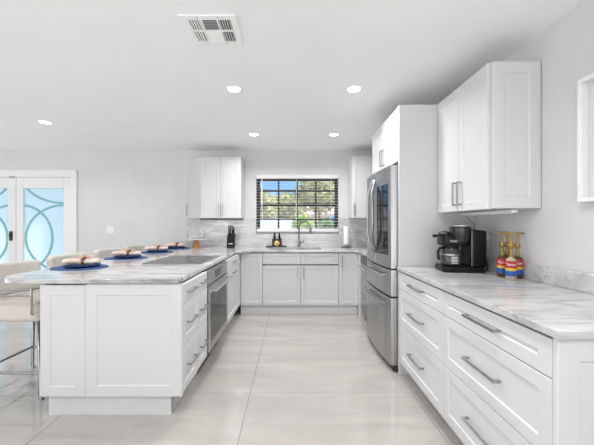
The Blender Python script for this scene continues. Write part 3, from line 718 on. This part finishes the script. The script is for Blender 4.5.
MB().tube([(.168,-.02,.22),(.197,-.03,.13),(.200,-.06,.05),(.186,-.075,.018)], .006).build('power_cord', M['black'], t, smooth=True)

# ------------------------------------------------------------------ syrup bottles
def label_mat():
    m = mat('syrup_label', (.6,.02,.03), .35); n = m.node_tree
    tcx = n.nodes.new('ShaderNodeTexCoord'); s = n.nodes.new('ShaderNodeSeparateXYZ'); r = n.nodes.new('ShaderNodeValToRGB'); r.color_ramp.interpolation = 'CONSTANT'
    mr = n.nodes.new('ShaderNodeMapRange'); mr.inputs[1].default_value = .028; mr.inputs[2].default_value = .124
    e = r.color_ramp.elements; e[0].position = 0; e[0].color = (.012,.07,.32,1); e[1].position = .35; e[1].color = (.60,.42,.03,1)
    x = e.new(.52); x.color = (.36,.012,.018,1)
    n.links.new(tcx.outputs['Object'], s.inputs[0]); n.links.new(s.outputs[2], mr.inputs[0]); n.links.new(mr.outputs[0], r.inputs[0]); n.links.new(r.outputs[0], bsdf(m).inputs['Base Color'])
    return m
M['label'] = label_mat()
def syrup(x, y, rz, label, syr, noz):
    t = thing('syrup_bottle', label, 'syrup bottle', (x, y, CT), rz, 'flavoured syrup bottles')
    MB().lathe([(.027,.0),(.0305,.005),(.0305,.122),(.027,.133),(.015,.142),(.014,.147)], (0,0,0), 28).build('bottle', syr, t, smooth='ang')
    lb = MB().lathe([(.0306,.028),(.0314,.028),(.0314,.124),(.0306,.124)], (0,0,0), 32, cap=False).build('paper_label', M['label'], t, smooth='ang')
    text_mesh('label_text', 'Torani', .022, M['text'], lb, .0317, Matrix.Translation((0,0,.101)))
    p = MB().lathe([(.0155,.1475),(.016,.156),(.010,.160),(.0085,.198),(.015,.205),(.0175,.216),(.015,.227),(.009,.236),(.0075,.240),(.0070,.292),(.011,.296),(.011,.305),(.004,.308)], (0,0,0), 20).build('pump', M['gold'], t, smooth='ang')
    MB().tube([(.0,0,.300),(-.018*noz,0,.302),(-.034*noz,0,.300),(-.042*noz,0,.292)], .0065, seg=8).build('nozzle', M['gold'], p, smooth=True)
    return t
FA = math.radians(-36)
syrup(1.406, 1.925, FA, 'front syrup bottle of the cluster, paler syrup below its label', M['syrup_clear'], 0.9)
syrup(1.432, 2.045, FA, 'left syrup bottle of the cluster, with pump spout to the left', M['amber'], 1.2)
syrup(1.496, 1.990, FA, 'right syrup bottle of the cluster, nearest the wall upstand', M['amber'], -.8)
syrup(1.496, 2.085, FA, 'rear syrup bottle, mostly hidden behind the other three', M['amber'], .6)

# ------------------------------------------------------------------ things on the back counter
t = thing('knife_block', 'black knife block with dark handled knives on the back counter', 'knife block', (-.935, WY-.235, CT), .05)
b = MB(); b.box(-.058, .058, -.055, .055, 0, .215)
for v in b.bm.verts:
    if v.co.z > .1: v.co.y += .03; v.co.z -= .03*(v.co.y < 0.0)
b.build('block', M['black'], t, bevel=.006)
MB().box(-.03, .03, -.0565, -.045, .058, .070).build('emblem', M['text'], t)
for i, (xx, yy, hh) in enumerate(((-.042,.05,.335),(-.018,.052,.345),(.008,.05,.340),(.036,.05,.315),(-.034,.02,.285),(.022,.02,.28))):
    k = MB().box(xx-.009, xx+.009, yy-.008, yy+.008, .20, hh).build('knife_handle', M['black'], t, bevel=.003)
    MB().box(xx-.007, xx+.007, yy-.0085, yy+.0085, hh+.0005, hh+.006).build('knife_butt', M['nickel'], k)
t = thing('cake_stand', 'wooden footed cake stand under a clear glass dome', 'cake stand', (-1.452, WY-.30, CT))
MB().lathe([(.062,0),(.060,.004),(.040,.118),(.05,.126)], (0,0,0), 32).build('foot', M['wood'], t, smooth='ang')
MB().lathe([(.155,.1265),(.165,.128),(.165,.138),(.155,.139)], (0,0,0), 40).build('plate', mat('pale_glass_plate', (.62,.60,.57), .2), t, smooth='ang')
MB().lathe([(.135,.1395),(.138,.20),(.13,.27),(.09,.315),(.03,.335),(.001,.337)], (0,0,0), 40, cap=False).build('glass_dome', M['clear'], t, smooth=True)
MB().ball((0,0,.352), .015).build('knob', M['clear'], t, smooth=True)
t = thing('soap_tray', 'flat dark tray by the sink under the black soap bottles', 'tray', (-.25, WY-.100, CT))
b = MB(); b.prism(rrect(-.175,.175,-.055,.055,.02), 0, .006); b.build('base', M['tray'], t); 
b = MB(); b.box(-.16,.16,-.055,-.049,.0061,.016); b.box(-.16,.16,.049,.055,.006,.016); b.build('rim', M['tray'], t)
def soap(x, label):
    t = thing('soap_bottle', label, 'soap bottle', (x, WY-.095, CT+.0065), 0, 'black soap bottles')
    MB().prism(rrect(-.036,.036,-.03,.03,.012), 0, .128).build('bottle', M['darkgap'], t, bevel=.008)
    MB().lathe([(.017,.1285),(.019,.135),(.019,.165),(.012,.170),(.012,.205),(.016,.206),(.016,.216)], (0,0,0), 18).build('pump', M['black'], t, smooth='ang')
    return t
soap(-.277, 'left one of the two black pump soap bottles'); soap(-.200, 'right one of the two black pump soap bottles')
t = thing('scrub_brush', 'round golden scrubber leaning on the black soap bottles', 'scrubber', (-.238, WY-.137, CT+.0065))
MB().lathe([(.035,-.008),(.042,-.004),(.044,.004),(.035,.010)], (0,0,.052), 28, axis='Y').build('scrubber', M['sponge'], t, smooth='ang')
MB().ball((0,-.012,.052), .012, 1,.5,1).build('knob', M['sponge'], t, smooth=True)
# faucet
t = thing('faucet', 'brushed nickel gooseneck faucet with side lever behind the sink', 'faucet', (.11, WY-.105, CT))
MB().lathe([(.030,0),(.030,.008),(.024,.012),(.022,.11),(.018,.115)], (0,0,0), 24).build('base', M['faucet'], t, smooth='ang')
pts = [(0,0,.11),(0,0,.31)]+[(.088-.088*math.cos(PI*i/12), -.06*(i/12), .31+.095*math.sin(PI*i/12)) for i in range(13)]+[(.178,-.062,.295)]
MB().tube(pts, .012, seg=12).build('spout', M['faucet'], t, smooth=True)
MB().lathe([(.015,.215),(.018,.225),(.016,.295),(.013,.298)], (.178,-.062,0), 18).build('spray_head', M['faucet'], t, smooth='ang')
MB().tube([(.02,0,.07),(.055,-.01,.075),(.085,-.02,.105)], .009).build('lever', M['faucet'], t, smooth=True)
# paper towel
t = thing('paper_towel_holder', 'white paper towel roll on a dark round stand right of the sink', 'paper towel', (.846, WY-.16, CT))
MB().lathe([(.082,0),(.082,.008),(.075,.012)], (0,0,0), 32).build('stand', M['tray'], t, smooth='ang')
MB().lathe([(.018,.0125),(.018,.05)], (0,0,0), 20).build('post', M['nickel'], t, smooth='ang')
MB().lathe([(.042,.0505),(.043,.055),(.043,.325),(.036,.328)], (0,0,0), 32).build('paper_roll', M['paper'], t, smooth='ang')
MB().lathe([(.006,.3285),(.008,.345)], (0,0,0), 12).build('finial', M['nickel'], t, smooth='ang')
